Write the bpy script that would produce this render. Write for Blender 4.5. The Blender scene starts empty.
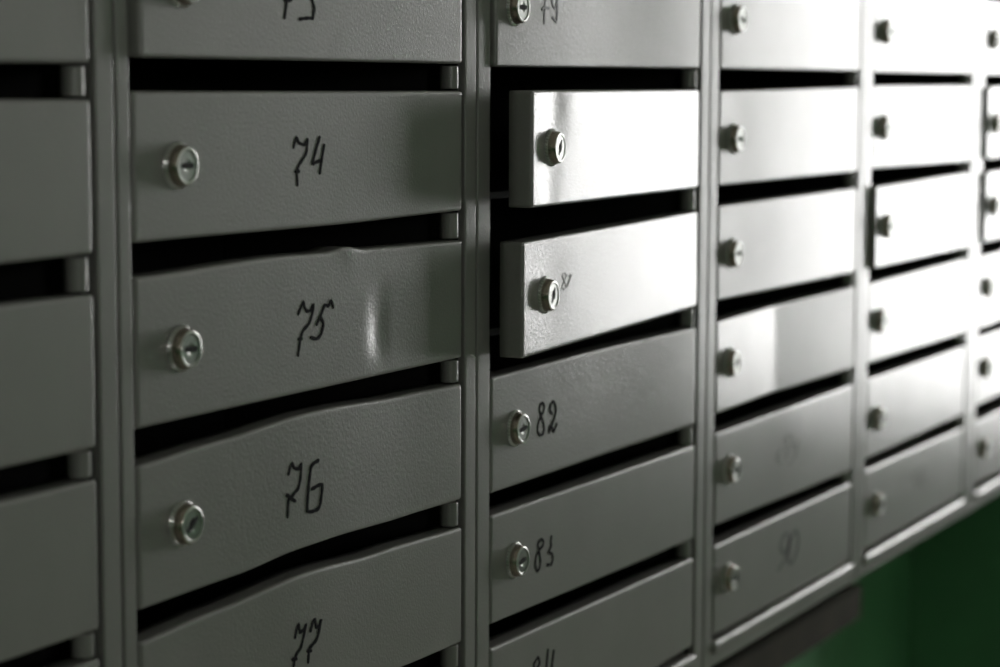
import bpy, bmesh, math
from mathutils import Matrix, Vector

scene = bpy.context.scene
COL = scene.collection

# ------------------------------------------------------------------ measured data (metres, millimetres for the ink strokes)
# door number -> [z of top-left, top-right, bottom-right, bottom-left], degrees ajar, lock centre from the hinge corner
DOORS= {"67": [[1.5515, 1.5515, 1.4678, 1.4676], 0, None], "68": [[1.4515, 1.4494, 1.3684, 1.3676], 0, None], "69": [[1.3515, 1.3473, 1.2653, 1.2676], 0, None], "70": [[1.2515, 1.2487, 1.167, 1.1676], 0, None], "71": [[1.1515, 1.1515, 1.0676, 1.0676], 0, None], "72": [[1.0515, 1.0515, 0.9676, 0.9676], 0, None], "73": [[1.5515, 1.5515, 1.4698, 1.4714], 0.9, None], "74": [[1.4534, 1.4518, 1.3703, 1.3717], 0, [-0.336, -0.0396]], "75": [[1.3532, 1.3503, 1.2692, 1.2703], 0, [-0.3348, -0.04]], "76": [[1.2503, 1.2515, 1.1703, 1.1698], 0, [-0.3355, -0.0402]], "77": [[1.1519, 1.1512, 1.0695, 1.0676], 0, None], "78": [[1.0515, 1.0515, 0.9676, 0.9676], 0, None], "79": [[1.5515, 1.5515, 1.4684, 1.468], 0.5, [-0.3524, -0.0417]], "80": [[1.4519, 1.4509, 1.368, 1.3707], 4.7, [-0.3432, -0.0393]], "81": [[1.3468, 1.3486, 1.2673, 1.2651], 3.7, [-0.3399, -0.0421]], "82": [[1.2509, 1.25, 1.1659, 1.1672], 0, [-0.3433, -0.0407]], "83": [[1.1515, 1.1486, 1.067, 1.0723], 0, [-0.344, -0.036]], "84": [[1.0547, 1.0504, 0.9728, 0.9676], 0, None], "85": [[1.5515, 1.5515, 1.4673, 1.4682], 0, [-0.3514, -0.0404]], "86": [[1.4494, 1.4521, 1.3667, 1.3677], 0, [-0.345, -0.0444]], "87": [[1.3505, 1.3509, 1.2646, 1.2679], 0, [-0.3434, -0.0435]], "88": [[1.2501, 1.2509, 1.167, 1.1687], 0, [-0.3515, -0.0401]], "89": [[1.1517, 1.1515, 1.0619, 1.0697], 0, [-0.3454, -0.0363]], "90": [[1.0517, 1.05, 0.9680, 0.9710], 0, [-0.3404, -0.0326]], "91": [[1.5515, 1.5515, 1.4659, 1.466], 0, [-0.353, -0.0433]], "92": [[1.453, 1.4521, 1.3645, 1.3679], 0, [-0.3561, -0.0422]], "93": [[1.3496, 1.3515, 1.2637, 1.2657], 0.9, [-0.3567, -0.0438]], "94": [[1.2503, 1.2516, 1.1630, 1.1664], 0, [-0.3522, -0.0427]], "95": [[1.1508, 1.1479, 1.0665, 1.0663], 0, [-0.3351, -0.0421]], "96": [[1.0553, 1.0517, 0.9705, 0.9712], 0, [-0.3389, -0.0371]], "97": [[1.5515, 1.5515, 1.4676, 1.4642], 0, [-0.3574, -0.045]], "98": [[1.4502, 1.4515, 1.3676, 1.3646], 0.8, [-0.3617, -0.0448]], "99": [[1.3495, 1.3515, 1.2676, 1.266], 0.7, [-0.3628, -0.0429]], "100": [[1.2489, 1.2515, 1.1676, 1.1614], 0, [-0.3588, -0.0412]], "101": [[1.1522, 1.1515, 1.0676, 1.0697], 0, [-0.358, -0.0388]], "102": [[1.0507, 1.0515, 0.9676, 0.9745], 0, [-0.3484, -0.0372]]}
NUM= {"73":[1.58,[[[-231.6,-35.6],[-229.0,-30.6],[-225.1,-28.1],[-221.8,-32.0],[-216.2,-32.7],[-212.7,-29.6],[-213.9,-34.6],[-219.1,-40.1],[-225.3,-43.8],[-226.5,-49.1],[-228.3,-55.8]],[[-228.1,-45.7],[-224.4,-45.8],[-220.9,-45.4]],[[-210.5,-31.0],[-203.6,-27.8],[-196.7,-28.7],[-197.9,-32.9],[-203.7,-36.0],[-198.0,-37.0],[-195.9,-41.1],[-196.7,-44.7],[-194.6,-49.4],[-195.6,-53.6],[-196.1,-55.4],[-201.7,-55.5],[-210.8,-56.3]]]],"74":[1.5,[[[-213.7,-32.7],[-212.8,-30.0],[-210.5,-26.7],[-207.9,-30.1],[-201.8,-31.4],[-198.1,-28.2],[-199.2,-35.4],[-201.9,-38.9],[-208.0,-43.4],[-210.2,-47.3],[-209.8,-55.2]],[[-212.1,-47.2],[-210.2,-47.4],[-208.1,-47.2]],[[-184.3,-27.4],[-188.2,-34.2],[-192.6,-43.0],[-188.3,-42.4],[-182.8,-41.3]],[[-179.2,-32.3],[-181.8,-40.3],[-184.2,-48.9]]]],"75":[1.51,[[[-209.7,-31.6],[-206.9,-27.8],[-204.0,-25.1],[-202.5,-28.6],[-199.8,-31.0],[-195.9,-30.8],[-192.4,-27.4],[-194.4,-33.8],[-197.5,-38.5],[-204.5,-42.4],[-207.6,-47.0],[-210.3,-56.6]],[[-209.6,-47.0],[-208.1,-47.2],[-206.2,-47.2]],[[-169.6,-31.0],[-172.0,-26.9],[-175.5,-29.9],[-179.4,-28.9],[-184.2,-34.8],[-189.0,-40.0]],[[-184.3,-36.0],[-181.2,-40.5],[-183.9,-46.5],[-189.1,-49.1],[-195.8,-47.2]]]],"76":[1.63,[[[-224.1,-28.6],[-222.4,-25.2],[-220.0,-22.8],[-217.8,-25.9],[-212.8,-27.1],[-209.8,-24.6],[-211.0,-32.9],[-213.8,-39.0],[-219.7,-42.1],[-224.8,-44.5],[-226.1,-54.4]],[[-226.4,-41.1],[-222.3,-43.8],[-217.6,-46.2]],[[-190.4,-25.4],[-195.6,-26.4],[-199.1,-28.7],[-201.8,-38.1],[-204.2,-54.4],[-193.3,-55.8],[-189.3,-53.2],[-186.2,-41.0],[-198.4,-41.9]]]],"77":[1.65,[[[-219.9,-29.7],[-218.1,-25.4],[-215.8,-22.7],[-214.5,-27.7],[-210.4,-27.0],[-207.6,-24.5],[-210.2,-30.9],[-213.7,-37.6],[-218.3,-40.4],[-220.7,-43.3],[-221.9,-47.7],[-223.1,-52.5]],[[-222.7,-42.8],[-220.7,-43.4],[-218.6,-43.6]],[[-202.3,-29.4],[-200.3,-25.4],[-197.1,-23.6],[-195.6,-28.6],[-191.5,-28.2],[-189.7,-24.8],[-193.4,-33.9],[-196.3,-37.1],[-202.8,-39.8],[-204.6,-42.2],[-205.4,-48.7]],[[-205.7,-41.6],[-203.6,-42.2],[-201.8,-42.2]]]],"79":[1.37,[[[-305.8,-28.3],[-304.3,-25.7],[-301.3,-27.5],[-293.7,-24.3],[-295.9,-31.2],[-298.9,-35.8],[-300.3,-43.5],[-301.0,-51.3]],[[-304.9,-42.1],[-301.1,-40.4],[-293.5,-40.9]],[[-277.4,-26.0],[-283.6,-24.9],[-288.2,-29.6],[-287.8,-34.8],[-286.2,-39.0],[-281.9,-40.3],[-279.1,-35.8],[-276.6,-26.0],[-277.9,-34.5],[-278.4,-43.0],[-280.2,-50.5],[-286.4,-47.4]]]],"81":[0.4,[[[-300.9,-35.1],[-304.9,-31.4],[-300.5,-29.0],[-297.0,-31.7],[-301.9,-35.4],[-304.8,-39.3],[-300.8,-41.5],[-297.9,-39.1],[-300.9,-35.1]],[[-293.0,-32.4],[-287.0,-31.0],[-295.9,-39.6]]]],"82":[1.55,[[[-297.8,-36.9],[-300.6,-32.5],[-299.4,-28.9],[-295.7,-27.7],[-292.3,-30.8],[-294.1,-34.7],[-297.8,-37.5],[-302.3,-42.3],[-303.7,-47.8],[-299.9,-51.6],[-294.7,-51.4],[-292.5,-47.7],[-294.3,-42.7],[-297.8,-37.2]],[[-278.9,-38.1],[-283.0,-35.1],[-281.7,-31.2],[-277.5,-29.0],[-273.4,-32.6],[-272.8,-37.4],[-276.1,-43.1],[-280.6,-47.6],[-284.1,-51.5],[-283.1,-47.3],[-279.5,-48.2],[-276.4,-52.1],[-271.1,-47.2]]]],"83":[1.48,[[[-301.0,-36.0],[-303.3,-31.2],[-297.2,-28.3],[-293.3,-31.8],[-295.3,-34.2],[-301.0,-36.0],[-306.2,-40.5],[-307.0,-46.3],[-303.6,-51.7],[-299.2,-48.6],[-298.8,-43.1],[-301.1,-36.2]],[[-280.3,-29.8],[-281.5,-33.5],[-280.7,-36.5],[-285.0,-40.7],[-279.6,-42.5],[-277.6,-47.1],[-280.9,-50.9],[-287.2,-49.8]]]],"84":[1.49,[[[-307.3,-27.4],[-308.7,-22.5],[-301.6,-18.9],[-298.7,-24.4],[-306.5,-28.3],[-310.6,-34.2],[-306.4,-39.8],[-300.6,-35.8],[-307.3,-27.4]],[[-285.0,-17.2],[-287.9,-31.9],[-290.4,-36.7],[-279.3,-38.1]],[[-274.9,-20.2],[-278.5,-33.3],[-280.9,-43.5]]]],"90":[2.28,[[[-184.5,-20.3],[-198.6,-20.1],[-206.9,-29.0],[-198.8,-37.0],[-185.9,-33.4],[-181.1,-23.8],[-187.0,-36.7],[-197.4,-45.2],[-211.7,-50.5]],[[-164.0,-20.4],[-176.4,-25.8],[-182.1,-36.4],[-184.2,-47.1],[-174.1,-51.3],[-161.3,-42.0],[-156.2,-30.0],[-164.0,-20.4]]]],"89":[1.7,[[[-191.2,-35.8],[-200.7,-28.0],[-188.7,-24.3],[-181.0,-30.8],[-197.3,-36.0],[-218.2,-40.5],[-214.8,-49.5],[-196.7,-49.0],[-191.2,-35.8]],[[-166.7,-32.8],[-177.1,-35.7],[-168.1,-42.4],[-160.3,-35.9],[-169.0,-48.8],[-184.2,-55.2]]]],"96":[1.89,[[[-179.5,-24.3],[-195.1,-24.2],[-197.0,-29.8],[-181.3,-31.1],[-177.9,-24.5],[-188.3,-41.8],[-200.9,-49.2]],[[-155.8,-24.3],[-168.5,-34.2],[-170.2,-42.3],[-156.5,-45.6],[-144.3,-39.2],[-159.0,-34.5]]]]}
SKY, EXPO, FOCUS, FSTOP = 17.5, 0.0, 1.50, 5.6

# ------------------------------------------------------------------ helpers
def link(o, parent=None):
    COL.objects.link(o)
    if parent: o.parent = parent
    return o

def tag(o, label=None, cat=None, group=None, kind=None):
    if label: o['label'] = label
    if cat: o['category'] = cat
    if group: o['group'] = group
    if kind: o['kind'] = kind
    return o

def mesh_obj(name, verts, faces, mats, parent=None, smooth=True, fmat=None):
    me = bpy.data.meshes.new(name)
    me.from_pydata(verts, [], faces)
    for m in (mats if isinstance(mats, (list, tuple)) else [mats]): me.materials.append(m)
    if fmat: me.polygons.foreach_set('material_index', fmat)
    me.polygons.foreach_set('use_smooth', [smooth] * len(me.polygons))
    me.update()
    return link(bpy.data.objects.new(name, me), parent)

class MB:
    """collects shapes that belong to ONE part"""
    def __init__(self): self.v, self.f = [], []
    def add(self, v, f):
        n = len(self.v); self.v += v; self.f += [tuple(i + n for i in q) for q in f]
    def box(self, x0, x1, y0, y1, z0, z1, r=.001, seg=3):
        lo, hi = Vector((x0, y0, z0)), Vector((x1, y1, z1))
        r = min(r, .49 * min(hi - lo))
        def samples(a, b):
            s = [a + r * k / seg for k in range(seg + 1)]
            if b - a > 4 * r: s.append(a + r * 1.35)
            return s + [a + b - q for q in reversed(s)]
        S = [samples(lo[k], hi[k]) for k in range(3)]; last = [len(q) - 1 for q in S]
        idx, vs, fs = {}, [], []
        def vert(i, j, k):
            key = (i, j, k)
            if key not in idx:
                q = Vector((S[0][i], S[1][j], S[2][k]))
                c = Vector([min(max(q[a], lo[a] + r), hi[a] - r) for a in range(3)])
                d = q - c
                if d.length > 1e-9: q = c + d.normalized() * r
                idx[key] = len(vs); vs.append(tuple(q))
            return idx[key]
        for ax in range(3):
            p, q = (ax + 1) % 3, (ax + 2) % 3
            for side in (0, last[ax]):
                for a in range(last[p]):
                    for b in range(last[q]):
                        ring = []
                        for (da, db) in ((0, 0), (1, 0), (1, 1), (0, 1)):
                            k = [0, 0, 0]; k[ax] = side; k[p] = a + da; k[q] = b + db
                            ring.append(vert(*k))
                        fs.append(tuple(ring if side else reversed(ring)))
        self.add(vs, fs); return self
    def post(self, x, y, r, z0, z1, n=40):
        e = .0008
        prof = [(0, z0), (r - e, z0), (r - .3 * e, z0 + .3 * e), (r, z0 + e), (r, z0 + 1.4 * e), (r, z1 - 1.4 * e), (r, z1 - e), (r - .3 * e, z1 - .3 * e), (r - e, z1), (0, z1)]
        v = [(x + a * math.cos(2 * math.pi * i / n), y + a * math.sin(2 * math.pi * i / n), z) for a, z in prof for i in range(n)]
        f = [(j * n + i, j * n + (i + 1) % n, (j + 1) * n + (i + 1) % n, (j + 1) * n + i) for j in range(len(prof) - 1) for i in range(n)]
        self.add(v, f); return self
    def plain(self, x0, x1, y0, y1, z0, z1):
        v = [(x, y, z) for x in (x0, x1) for y in (y0, y1) for z in (z0, z1)]
        self.add(v, [(0, 1, 3, 2), (4, 6, 7, 5), (0, 4, 5, 1), (2, 3, 7, 6), (0, 2, 6, 4), (1, 5, 7, 3)]); return self
    def build(self, name, mat, parent=None, smooth=True):
        return mesh_obj(name, self.v, self.f, mat, parent, smooth)

# ------------------------------------------------------------------ materials
def new_mat(name):
    m = bpy.data.materials.new(name); m.use_nodes = True
    nt = m.node_tree
    return m, nt, nt.nodes['Principled BSDF']

def noise(nt, scale, detail=3., rough=.55):
    tc = nt.nodes.new('ShaderNodeTexCoord')
    n = nt.nodes.new('ShaderNodeTexNoise')
    n.inputs['Scale'].default_value = scale; n.inputs['Detail'].default_value = detail
    n.inputs['Roughness'].default_value = rough
    nt.links.new(tc.outputs['Object'], n.inputs['Vector'])
    return n

def ramp(nt, src, stops):
    r = nt.nodes.new('ShaderNodeValToRGB')
    el = r.color_ramp.elements
    el[0].position, el[0].color = stops[0][0], (*stops[0][1], 1)
    el[1].position, el[1].color = stops[-1][0], (*stops[-1][1], 1)
    for p, c in stops[1:-1]:
        e = el.new(p); e.color = (*c, 1)
    nt.links.new(src, r.inputs['Fac'])
    return r

def bump(nt, src, bsdf, strength, dist):
    b = nt.nodes.new('ShaderNodeBump')
    b.inputs['Strength'].default_value = strength; b.inputs['Distance'].default_value = dist
    nt.links.new(src, b.inputs['Height']); nt.links.new(b.outputs['Normal'], bsdf.inputs['Normal'])

def simple(name, col, rough=.5, metal=0., var=.12, scale=30., bstr=0., bscale=200., bdist=.0005):
    m, nt, p = new_mat(name)
    n = noise(nt, scale)
    r = ramp(nt, n.outputs['Fac'], [(.3, tuple(c * (1 - var) for c in col)), (.7, tuple(min(1, c * (1 + var)) for c in col))])
    nt.links.new(r.outputs['Color'], p.inputs['Base Color'])
    p.inputs['Roughness'].default_value = rough; p.inputs['Metallic'].default_value = metal
    if bstr:
        b = noise(nt, bscale, 2.); bump(nt, b.outputs['Fac'], p, bstr, bdist)
    return m

def paint():
    """grey sprayed enamel with a fine orange-peel skin"""
    m, nt, p = new_mat('grey_enamel')
    n = noise(nt, 14., 4.)
    c = ramp(nt, n.outputs['Fac'], [(.3, PAINT_A), (.7, PAINT_B)])
    nt.links.new(c.outputs['Color'], p.inputs['Base Color'])
    n2 = noise(nt, 38., 4.)
    mr = nt.nodes.new('ShaderNodeMapRange')
    mr.inputs['From Min'].default_value = .3; mr.inputs['From Max'].default_value = .7
    mr.inputs['To Min'].default_value = PAINT_R - .02; mr.inputs['To Max'].default_value = PAINT_R + .03
    nt.links.new(n2.outputs['Fac'], mr.inputs['Value']); nt.links.new(mr.outputs['Result'], p.inputs['Coat Roughness'])
    p.inputs['Coat Weight'].default_value = .75; p.inputs['Coat IOR'].default_value = 1.5; p.inputs['Roughness'].default_value = .5
    p.inputs['IOR'].default_value = PAINT_IOR
    b = noise(nt, 520., 2., .5)
    bump(nt, b.outputs['Fac'], p, PAINT_BUMP, .001)
    nt.links.new(p.inputs['Normal'].links[0].from_socket, p.inputs['Coat Normal'])
    return m

PAINT_A, PAINT_B, PAINT_R, PAINT_IOR, PAINT_BUMP = (.215, .209, .198), (.238, .231, .219), .17, 1.5, .24
M = {}
M['paint'] = paint()
M['inside'] = simple('slot_shade_inside', (.015, .015, .014), .8)  # near-black: the shade in the slots is put into the colour
M['chrome'] = simple('worn_chrome', (.62, .62, .60), .28, 1., .08, 60.)
M['barrel'] = simple('warm_brown_metal', (.42, .36, .31), .26, 1., .12, 80.)  # darker and warmer tint than the chrome parts
M['disc'] = simple('dull_lock_face', (.36, .37, .35), .34, 1., .1, 80.)
M['keyhole'] = simple('black_keyhole', (.004, .004, .004), .8)
M['ink'] = simple('black_marker_ink', (.006, .006, .009), .8)
M['ink'].node_tree.nodes['Principled BSDF'].inputs['Specular IOR Level'].default_value = .12
M['faded'] = simple('faded_marker_ink', (.035, .035, .04), .5)
M['worn'] = simple('worn_marker_ink', (.085, .085, .088), .4)
M['ghost'] = simple('rubbed_off_marker_ink', (.22, .214, .204), .22)
M['green'] = simple('green_oil_paint', (.10, .29, .135), .45, 0., .1, 6., .15, 90., .001)
M['white'] = simple('whitewash', (.78, .79, .74), .9, 0., .05, 5., .2, 120., .001)
M['floor'] = simple('stone_floor', (.62, .59, .53), .6, 0., .25, 25.)
M['wood'] = simple('brown_painted_wood', (.05, .040, .026), .9, 0., .25, 18.)
M['frame'] = simple('white_window_paint', (.75, .75, .72), .4)
for k, c in (('ghost', .8), ('worn', .5), ('faded', .25)):            # rubbed ink keeps the gloss of the enamel
    p = M[k].node_tree.nodes['Principled BSDF']
    p.inputs['Coat Weight'].default_value = c; p.inputs['Coat Roughness'].default_value = .18
    p.inputs['Roughness'].default_value = .5
def glass():
    m, nt, p = new_mat('window_glass')
    nt.nodes.remove(p)
    out = nt.nodes['Material Output']
    t = nt.nodes.new('ShaderNodeBsdfTransparent'); t.inputs['Color'].default_value = (.95, .95, .95, 1)
    g = nt.nodes.new('ShaderNodeBsdfGlossy'); g.inputs['Roughness'].default_value = .02
    f = nt.nodes.new('ShaderNodeFresnel'); f.inputs['IOR'].default_value = 1.45
    x = nt.nodes.new('ShaderNodeMixShader')
    nt.links.new(f.outputs['Fac'], x.inputs['Fac']); nt.links.new(t.outputs['BSDF'], x.inputs[1]); nt.links.new(g.outputs['BSDF'], x.inputs[2])
    nt.links.new(x.outputs['Shader'], out.inputs['Surface'])
    return m
M['glass'] = glass()

# ------------------------------------------------------------------ mailbox doors
SEAM = [.5740, .9915, 1.4012, 1.8251, 2.2415, 2.6525, 3.0735]     # where neighbouring cabinets touch
OPEN_L = [.5917, 1.0040, 1.4211, 1.8449, 2.2632, 2.6810]          # left edge of the door openings
DOOR_L = [.5942, 1.0065, 1.4232, 1.8480, 2.2645, 2.6820]
DOOR_R = [.9705, 1.3801, 1.8012, 2.2212, 2.6290, 3.0520]          # hinge edge
Z_TOP, Z_BOT, DEPTH = 1.592, .943, .1992
DOOR_D, RAD = .0176, .0024

def piece(pts, s):
    if s <= pts[0][0]: return pts[0][1]
    for (a, va), (b, vb) in zip(pts, pts[1:]):
        if s <= b:
            t = (s - a) / (b - a); t = t * t * (3 - 2 * t)
            return va + (vb - va) * t
    return pts[-1][1]
def g(x, c, w): return math.exp(-((x - c) / w) ** 2)

# bends and dents: s runs from the lock side (0) to the hinge side (1), t from top (0) to bottom (1); millimetres
BOW_TOP = {75: [(0, 0), (.38, 3.0), (.53, 2.2), (.585, 4.2), (.66, 1.6), (.8, 1.), (1, 0)], 76: [(0, 0), (.2, 2.6), (.455, 6.2), (.5, 6.), (.8, 1.8), (1, 0)],
           77: [(0, 0), (.2, 3.), (.44, 7.3), (.7, 3.), (1, 0)], 82: [(0, 0), (.5, .8), (1, 0)]}
BOW_BOT = {76: [(0, 0), (.25, 1.0), (.43, 4.3), (.52, 4.2), (.8, 1.), (1, 0)], 77: [(0, 0), (.45, 4.), (1, 0)], 74: [(0, 0), (.6, -1.2), (1, 0)]}
def dent(num, s, t):
    """outward (towards the room) is negative; returns metres"""
    d = 0.
    if num == 75:                                   # pinched crease right of the number
        w = min(1, max(0, (t - .2) / .4)) * min(1, max(0, (.95 - t) / .2))
        d += .0022 * w * (piece([(0, 0), (.645, 0), (.708, 1), (.74, .35), (.86, 0), (1, 0)], s))
        d += -.0007 * g(s, .60, .03) * g(t, 0, .12)
    elif num == 76: d += -.0022 * g(s, .46, .22) * (.4 + .6 * t) + .001 * g(s, .8, .15)
    elif num == 77: d += -.0025 * g(s, .44, .2)
    elif num == 80:                                 # hollow beside the lock
        d += .0013 * g(s, .115, .05) * g(t, .1, .3) + .0005 * g(s, .09, .06) * g(t, .5, .4) + .0005 * g(s, .09, .04) * g(t, .85, .22)
    elif num == 79: d += .0020 * g(s, .55, .3)
    elif num == 81: d += .0006 * g(s, .12, .1) * g(t, .5, .5)
    elif num == 88: d += .0052 * min(s / .42, (1 - s) / .58, .97)
    elif num == 89: d += -.0006 * g(s, .5, .18) * g(t, .1, .5)
    elif num == 82: d += .0012 * g(s, .55, .3)
    elif num == 83: d += -.0006 * g(s, .6, .3)
    elif num == 86: d += .0005 * g(s, .1, .15)
    elif num == 87: d += .0006 * g(s, .15, .2) * g(t, .5, .6)
    elif num == 99: d += -.0012 * (1 - s) * (1 - t)
    return d

def door_shape(num):
    """returns (W, f(s,t) -> (z, y)) of the front sheet in the door's own frame (origin: top hinge corner)"""
    z, a, lk = DOORS[str(num)]
    c = (num - 67) // 6
    W = DOOR_R[c] - DOOR_L[c]
    bt, bb = BOW_TOP.get(num), BOW_BOT.get(num)
    def f(s, t):
        zt = z[0] + (z[1] - z[0]) * s + (piece(bt, s) / 1000 if bt else 0)
        zb = z[3] + (z[2] - z[3]) * s + (piece(bb, s) / 1000 if bb else 0)
        return zt + (zb - zt) * t - z[1], dent(num, s, t)
    return W, f

def make_door(num, parent, origin):
    z, a, lk = DOORS[str(num)]
    c = (num - 67) // 6
    W, f = door_shape(num)
    H = .0835
    def samples(L, n):
        e = [0, RAD * .33, RAD * .67, RAD, RAD * 1.5]
        inner = [RAD * 1.5 + (L - RAD * 3) * k / n for k in range(1, n)]
        return e + inner + [L - q for q in reversed(e)]
    U, V = samples(W, 64), samples(H, 16)
    D = [0, RAD * .33, RAD * .67, RAD, RAD * 1.5, DOOR_D * .6, DOOR_D]
    verts, idx, faces = [], {}, []
    def vert(u, v, d):
        key = (round(u, 6), round(v, 6), round(d, 6))
        if key not in idx:
            q = Vector((u, v, d)); cc = Vector((min(max(u, RAD), W - RAD), min(max(v, RAD), H - RAD), max(d, RAD)))
            e = q - cc
            if e.length > 1e-9: q = cc + e.normalized() * RAD
            s, t = q.x / W, q.y / H
            zz, yy = f(s, t)
            idx[key] = len(verts); verts.append((q.x - W, q.z + yy, zz))
        return idx[key]
    for i in range(len(U) - 1):
        for j in range(len(V) - 1):
            faces.append((vert(U[i], V[j], 0), vert(U[i], V[j + 1], 0), vert(U[i + 1], V[j + 1], 0), vert(U[i + 1], V[j], 0)))
    for k in range(len(D) - 1):
        for i in range(len(U) - 1):
            faces.append((vert(U[i], 0, D[k]), vert(U[i + 1], 0, D[k]), vert(U[i + 1], 0, D[k + 1]), vert(U[i], 0, D[k + 1])))
            faces.append((vert(U[i], H, D[k]), vert(U[i], H, D[k + 1]), vert(U[i + 1], H, D[k + 1]), vert(U[i + 1], H, D[k])))
        for j in range(len(V) - 1):
            faces.append((vert(0, V[j], D[k]), vert(0, V[j], D[k + 1]), vert(0, V[j + 1], D[k + 1]), vert(0, V[j + 1], D[k])))
            faces.append((vert(W, V[j], D[k]), vert(W, V[j + 1], D[k]), vert(W, V[j + 1], D[k + 1]), vert(W, V[j], D[k + 1])))
    o = mesh_obj('door', verts, faces, M['paint'], parent)
    so = o.modifiers.new('sheet', 'SOLIDIFY'); so.thickness = .0009; so.offset = -1
    o.location = Vector((DOOR_R[c], 0, z[1])) - origin
    o.rotation_euler = (0, 0, math.radians(a))
    return o

def on_door(num, x, zl):
    """front-sheet depth y and (s,t) at local x, z of a door"""
    W, f = door_shape(num)
    s = (x + W) / W
    z0, _ = f(s, 0); z1, _ = f(s, 1)
    t = (zl - z0) / (z1 - z0)
    return f(s, t)[1]

# ------------------------------------------------------------------ cam lock: knurled ring, tapered barrel, dished face, keyhole
def lock_mesh():
    # radius, depth, knurl depth, material (0 chrome, 2 barrel, 3 face)
    prof = [(.0140, .0004, .0, 0), (.0142, -.0008, .0013, 0), (.0141, -.0016, .0013, 0), (.0128, -.0023, .0006, 2), (.0126, -.0030, 0, 2), (.0121, -.0056, 0, 2), (.0115, -.0082, 0, 2),
            (.0111, -.0088, 0, 0), (.0105, -.0092, 0, 0), (.0097, -.0093, 0, 0), (.0093, -.0091, 0, 3), (.0091, -.0087, 0, 3), (.0088, -.0086, 0, 3), (.0042, -.0086, 0, 3), (.0038, -.00855, 0, 3), (.0020, -.0079, 0, 3)]
    n = 128; v, fc, fm, sm = [], [], [], []
    for r, y, k, mt in prof:
        for i in range(n):
            a = 2 * math.pi * i / n
            rr = r - (k if i % 4 < 2 else 0)
            v.append((rr * math.cos(a), y, rr * math.sin(a)))
    for j in range(len(prof) - 1):
        for i in range(n):
            fc.append((j * n + i, j * n + (i + 1) % n, (j + 1) * n + (i + 1) % n, (j + 1) * n + i)); fm.append(prof[j][3]); sm.append(2 < j < 10)
    v.append((0, -.0076, 0)); last = len(v) - 1; b = (len(prof) - 1) * n
    for i in range(n): fc.append((b + i, b + (i + 1) % n, last)); fm.append(3); sm.append(False)
    # keyhole: a raised plug with rounded ends and a wider middle, hole's shade painted black
    ring = []
    for i in range(32):
        a = 2 * math.pi * i / 32
        ring.append((.0068 * math.copysign(abs(math.cos(a)) ** .55, math.cos(a)), (.00185) * math.copysign(abs(math.sin(a)) ** .7, math.sin(a))))
    b = len(v)
    for y in (-.0066, -.00868):
        v += [(x, y, z) for x, z in ring]
    for i in range(32): fc.append((b + i, b + (i + 1) % 32, b + 32 + (i + 1) % 32, b + 32 + i)); fm.append(1); sm.append(False)
    fc.append(tuple(b + 32 + i for i in range(32))); fm.append(1); sm.append(False)
    me = bpy.data.meshes.new('lock'); me.from_pydata(v, [], fc)
    me.materials.append(M['chrome']); me.materials.append(M['keyhole']); me.materials.append(M['barrel']); me.materials.append(M['disc'])
    me.polygons.foreach_set('material_index', fm); me.polygons.foreach_set('use_smooth', sm)
    bm = bmesh.new(); bm.from_mesh(me); bmesh.ops.recalc_face_normals(bm, faces=bm.faces); bm.to_mesh(me); bm.free()
    return me
LOCK = lock_mesh()
KEY_TURN = {74: 0, 75: 3, 76: -38, 77: 10, 79: 0, 80: -62, 81: -58, 82: -5, 83: -8, 84: 12}

def put_lock(num, door):
    z, a, lk = DOORS[str(num)]
    x, zl = lk if lk else (-.337, -.040)
    W, f = door_shape(num)
    if num >= 85: x = -W + (.0325 if num < 91 else .0355)
    o = link(bpy.data.objects.new('lock', LOCK), door)
    o.scale = (.94, .80, .94)
    o['label'] = 'round chrome cam lock with a keyhole'
    dx = .004
    slope = (on_door(num, x + dx, zl) - on_door(num, x - dx, zl)) / (2 * dx)
    if num < 85: x += .0028
    o.location = (x, on_door(num, x, zl), zl)
    o.rotation_euler = (0, math.radians(KEY_TURN.get(num, (num * 37) % 50 - 25)), math.atan(slope))

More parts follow.
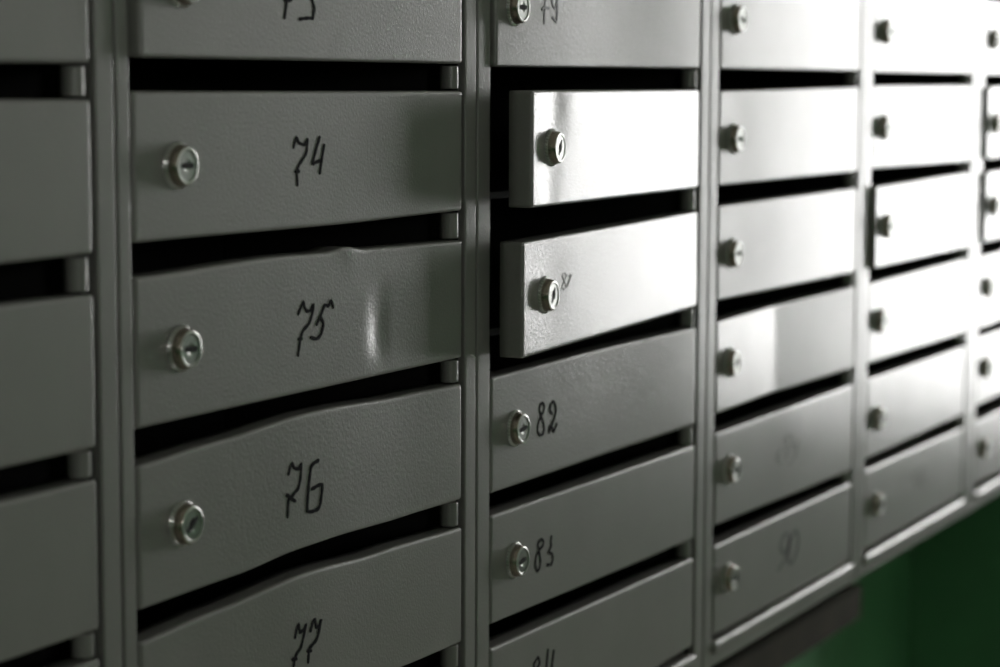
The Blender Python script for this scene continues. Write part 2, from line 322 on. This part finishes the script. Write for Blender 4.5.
# ------------------------------------------------------------------ handwritten numbers: marker strokes lying on the sheet
def put_number(num, door):
    w, strokes = NUM[str(num)]
    w *= .00135
    v, fc = [], []
    for st in strokes:
        p = [Vector((x / 1000, z / 1000)) for x, z in st]
        q = []
        for i in range(len(p) - 1):
            p0, p1, p2, p3 = p[max(i - 1, 0)], p[i], p[i + 1], p[min(i + 2, len(p) - 1)]
            m = max(2, int((p2 - p1).length / .0009))
            for k in range(m):
                t = k / m
                c = .5 * ((2 * p1) + (p2 - p0) * t + (2 * p0 - 5 * p1 + 4 * p2 - p3) * t * t + (3 * p1 - p0 - 3 * p2 + p3) * t ** 3)
                q.append(p1.lerp(p2, t) * .45 + c * .55)
        q.append(p[-1])
        n = len(q); base = len(v)
        L, R = [], []
        for i in range(n):
            d = (q[min(i + 1, n - 1)] - q[max(i - 1, 0)])
            d = d.normalized() if d.length > 1e-9 else Vector((1, 0))
            h = w * .5 * (1 + .12 * math.sin(i * .9 + num))
            nn = Vector((-d.y, d.x)) * h
            L.append(q[i] + nn); R.append(q[i] - nn)
        def cap(c, d, sgn):
            return [c + Matrix.Rotation(sgn * math.pi * k / 6, 2) @ d for k in range(1, 6)]
        outline = L + cap(q[-1], L[-1] - q[-1], -1) + list(reversed(R)) + cap(q[0], R[0] - q[0], -1)
        lift = .00035 + .00004 * (base % 5)
        def P(c, up): return (c.x, on_door(num, c.x, c.y) - (lift if up else .00005), c.y)
        for c in L: v.append(P(c, 1))
        for c in R: v.append(P(c, 1))
        for i in range(n - 1): fc.append((base + i, base + n + i, base + n + i + 1, base + i + 1))
        for (cc, d0) in ((q[-1], L[-1]), (q[0], R[0])):
            b = len(v); ring = [d0] + cap(cc, d0 - cc, -1) + [2 * cc - d0]
            v.append(P(cc, 1)); v += [P(c, 1) for c in ring]
            fc += [(b, b + i, b + i + 1) for i in range(1, len(ring))]
        b = len(v)                                              # the thin edge of the ink film
        m = len(outline)
        v += [P(c, 1) for c in outline] + [P(c, 0) for c in outline]
        fc += [(b + i, b + (i + 1) % m, b + m + (i + 1) % m, b + m + i) for i in range(m)]
    mat = M['ghost'] if num in (81, 89, 96) else M['worn'] if num == 90 else M['faded'] if num == 79 else M['ink']
    o = mesh_obj('handwritten_number', v, fc, mat, door, False)
    o['label'] = ('faded rubbed handwritten number' if mat is not M['ink'] else 'black marker handwritten number %d' % num)

# ------------------------------------------------------------------ the six cabinets
CABINET_LABEL = [
    'grey steel mailbox column at the left edge, cut off by the frame, no numbers visible',
    'grey steel mailbox column whose bent doors are numbered 74, 75, 76 and 77',
    'grey steel mailbox column with two doors ajar and doors numbered 82 and 83',
    'grey steel mailbox column whose bottom door carries a faded 90',
    'bright glaring grey mailbox column right of the one ending in 90, third door slightly ajar',
    'grey steel mailbox column cut off by the right edge of the photo']
def make_cabinet(c):
    s0, s1 = SEAM[c] + .0012, SEAM[c + 1] - .0012
    ol, xr = OPEN_L[c], DOOR_R[c]
    origin = Vector(((s0 + s1) / 2, DEPTH / 2, Z_BOT))
    root = link(bpy.data.objects.new('mailbox_cabinet', None))
    root.location = origin; root.empty_display_size = .1
    tag(root, CABINET_LABEL[c], 'mailbox', 'mailbox columns on the stairwell wall')
    def part(mb, name, mat, r=None):
        mb.v = [tuple(Vector(p) - origin) for p in mb.v]
        return mb.build(name, mat, root)
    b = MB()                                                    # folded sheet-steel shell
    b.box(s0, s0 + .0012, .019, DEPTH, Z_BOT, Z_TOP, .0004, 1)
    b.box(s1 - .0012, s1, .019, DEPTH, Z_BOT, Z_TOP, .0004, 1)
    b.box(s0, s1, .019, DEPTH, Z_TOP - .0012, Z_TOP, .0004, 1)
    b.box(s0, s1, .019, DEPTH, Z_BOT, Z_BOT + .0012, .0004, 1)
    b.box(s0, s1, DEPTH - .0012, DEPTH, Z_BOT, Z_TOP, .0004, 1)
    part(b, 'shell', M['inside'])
    b = MB().box(s0, ol, 0, .022, Z_BOT, Z_TOP, .0013, 4); part(b, 'side_flange', M['paint'])
    b = MB().box(xr + .0042, s1, 0, .022, Z_BOT, Z_TOP, .0013, 4); part(b, 'side_flange', M['paint'])
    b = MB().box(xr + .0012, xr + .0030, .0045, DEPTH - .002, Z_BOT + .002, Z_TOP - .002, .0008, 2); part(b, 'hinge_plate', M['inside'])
    for r in range(6):                                          # hinge knuckles showing in the slots between the doors
        top = (1.572 if r == 0 else DOORS[str(66 + 6 * c + r)][0][2]) - .0012
        low = DOORS[str(67 + 6 * c + r)][0][1] + .0012
        b = MB().post(xr - .0055, .0076, .0064, low, top); part(b, 'hinge_knuckle', M['paint'])
    b = MB().box(ol - .001, xr + .0052, .0006, .021, Z_TOP - .018, Z_TOP, .002, 3); part(b, 'top_rail', M['paint'])
    b = MB().box(ol - .001, xr + .0052, .0004, .021, Z_BOT, .960, .0022, 3)
    b.box(ol + .0006, xr + .0036, -.0035, .021, .954, .9662, .0045, 5); part(b, 'bottom_rail', M['paint'])
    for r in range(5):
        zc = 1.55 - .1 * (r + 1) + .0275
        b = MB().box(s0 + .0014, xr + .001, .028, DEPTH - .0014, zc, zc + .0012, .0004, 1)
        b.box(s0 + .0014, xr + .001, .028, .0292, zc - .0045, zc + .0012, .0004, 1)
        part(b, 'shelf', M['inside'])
    for r in range(6):
        num = 67 + 6 * c + r
        d = make_door(num, root, origin)
        if num in (80, 81): d['label'] = 'mailbox door hanging ajar on its right edge'
        elif num == 93: d['label'] = 'mailbox door standing slightly ajar'
        elif str(num) in NUM and num not in (89, 96): d['label'] = 'mailbox door marked by hand with %d' % num
        put_lock(num, d)
        if str(num) in NUM: put_number(num, d)
    return root
for c in range(6): make_cabinet(c)

# ------------------------------------------------------------------ the batten under the cabinets
b = MB().box(.45, 2.72, .150, .1995, .786, .829, .003, 2)
o = b.build('wooden_rail', M['wood'])
for v in o.data.vertices: v.co -= Vector((1.585, .175, .786))
o.location = (1.585, .175, .786)
tag(o, 'dark brown wooden rail on the green wall under the mailboxes', 'rail')

# ------------------------------------------------------------------ the stairwell
X0, X1, Y0, Y1, ZC, DADO = -2.6, 6.0, -2.4, .20, 2.75, 1.62
def structure(name, mb, mats, zsplit=False):
    o = mb.build(name, mats, None, False)
    if zsplit:                                                  # oil-painted lower part, whitewashed upper part
        for p in o.data.polygons: p.material_index = 1 if p.center.z > DADO else 0
    tag(o, kind='structure'); return o
T = .25
GW = [M['green'], M['white']]
def wall(name, *boxes):
    mb = MB()
    for (x0, x1, y0, y1, z0, z1) in boxes:
        if z0 < DADO < z1:
            mb.plain(x0, x1, y0, y1, z0, DADO); mb.plain(x0, x1, y0, y1, DADO, z1)
        else: mb.plain(x0, x1, y0, y1, z0, z1)
    return structure(name, mb, GW, True)
wall('wall_back', (X0, X1, Y1, Y1 + T, 0, ZC))
LX0, LX1, LZ0, LZ1 = -.62, .08, 1.5, 2.15  # opening for the added fill window
wall('wall_front', (X0, LX0, Y0 - T, Y0, 0, ZC), (LX1, X1, Y0 - T, Y0, 0, ZC), (LX0, LX1, Y0 - T, Y0, 0, LZ0), (LX0, LX1, Y0 - T, Y0, LZ1, ZC))
wall('wall_left', (X0 - T, X0, Y0 - T, Y1 + T, 0, ZC))
WY0, WY1, WZ0, WZ1 = -1.32, -.42, .52, 2.6
wall('wall_right', (X1, X1 + T, Y0 - T, WY0, 0, ZC), (X1, X1 + T, WY1, Y1 + T, 0, ZC),
     (X1, X1 + T, WY0, WY1, 0, WZ0), (X1, X1 + T, WY0, WY1, WZ1, ZC))
wall('trim_1', (3.09, 3.42, .045, Y1, 0, ZC))                   # pilaster beside the last cabinet
structure('floor', MB().plain(X0 - T, X1 + T, Y0 - T, Y1 + T, -.2, 0), M['floor'])
structure('ceiling', MB().plain(X0 - T, X1 + T, Y0 - T, Y1 + T, ZC, ZC + .2), M['white'])
def window(name, at, a0, a1, z0, z1, front=False):
    """a0..a1 runs along the wall, n is the depth into the wall opening from its room face"""
    def P(n, a): return (a, at - n) if front else (at + n, a)
    wr = link(bpy.data.objects.new(name, None)); wr.location = (*P(.1, (a0 + a1) / 2), z0); tag(wr, kind='structure')
    wo = Vector(wr.location)
    def bx(mb, n0, n1, b0, b1, c0, c1, plain=False):
        (xa, ya), (xb, yb) = P(n0, b0), P(n1, b1)
        q = (*sorted((xa, xb)), *sorted((ya, yb)), c0, c1)
        return mb.plain(*q) if plain else mb.box(*q, .004, 2)
    def wpart(n, mb, mat):
        mb.v = [tuple(Vector(p) - wo) for p in mb.v]
        tag(mb.build(n, mat, wr), kind='structure')
    f = MB(); e = .045
    bx(f, .08, .13, a0, a0 + e, z0, z1); bx(f, .08, .13, a1 - e, a1, z0, z1)
    bx(f, .08, .13, a0, a1, z0, z0 + e); bx(f, .08, .13, a0, a1, z1 - e, z1)
    wpart('window_frame', f, M['frame'])
    wpart('pane', bx(MB(), .10, .104, a0 + e * .8, a1 - e * .8, z0 + e * .8, z1 - e * .8, True), M['glass'])
    wpart('window_sill', bx(MB(), -.06, .08, a0 - .04, a1 + .04, z0 - .03, z0 + .002), M['frame'])
    pl = bpy.data.lights.new('window_portal', 'AREA'); pl.shape = 'RECTANGLE'
    pl.size, pl.size_y = a1 - a0, z1 - z0
    pl.cycles.is_portal = True
    po = link(bpy.data.objects.new('window_portal', pl))
    po.location = (*P(.2, (a0 + a1) / 2), (z0 + z1) / 2); po.rotation_euler = (math.radians(90), 0, 0 if front else math.radians(90))
window('window_1', X1, WY0, WY1, WZ0, WZ1)
window('window_fill', Y0, LX0, LX1, LZ0, LZ1, True)  # unseen window added behind the camera for dim fill light

# ------------------------------------------------------------------ daylight: an overcast sky outside the window
w = bpy.data.worlds.new('overcast_sky'); scene.world = w; w.use_nodes = True
bg = w.node_tree.nodes['Background']
bg.inputs['Color'].default_value = (1., .99, .98, 1); bg.inputs['Strength'].default_value = SKY
# ------------------------------------------------------------------ camera
cam = bpy.data.cameras.new('camera'); co = link(bpy.data.objects.new('camera', cam)); scene.camera = co
r = Vector((.4587231943583487, -.8885747457531679, .0028199587524893625))
u = Vector((.09806411226884715, .053778873695234986, .9937259494594044))
fw = Vector((.8831514370947916, .4555686051011034, -.11180691035727333))
m = Matrix((r, u, -fw)).transposed().to_4x4(); m.translation = (0, -.7409388, 1.46226965)
co.matrix_world = m
cam.sensor_width = 36; cam.lens = 82.618; cam.clip_start = .01
cam.dof.use_dof = True; cam.dof.focus_distance = FOCUS; cam.dof.aperture_fstop = FSTOP; cam.dof.aperture_blades = 9

vs = scene.view_settings
vs.view_transform = 'Standard'; vs.look = 'None'; vs.gamma = 1; vs.use_curve_mapping = False; vs.exposure = EXPO
scene.cycles.max_bounces = 10; scene.cycles.diffuse_bounces = 6; scene.cycles.glossy_bounces = 5; scene.cycles.transparent_max_bounces = 8
scene.cycles.sample_clamp_indirect = 6
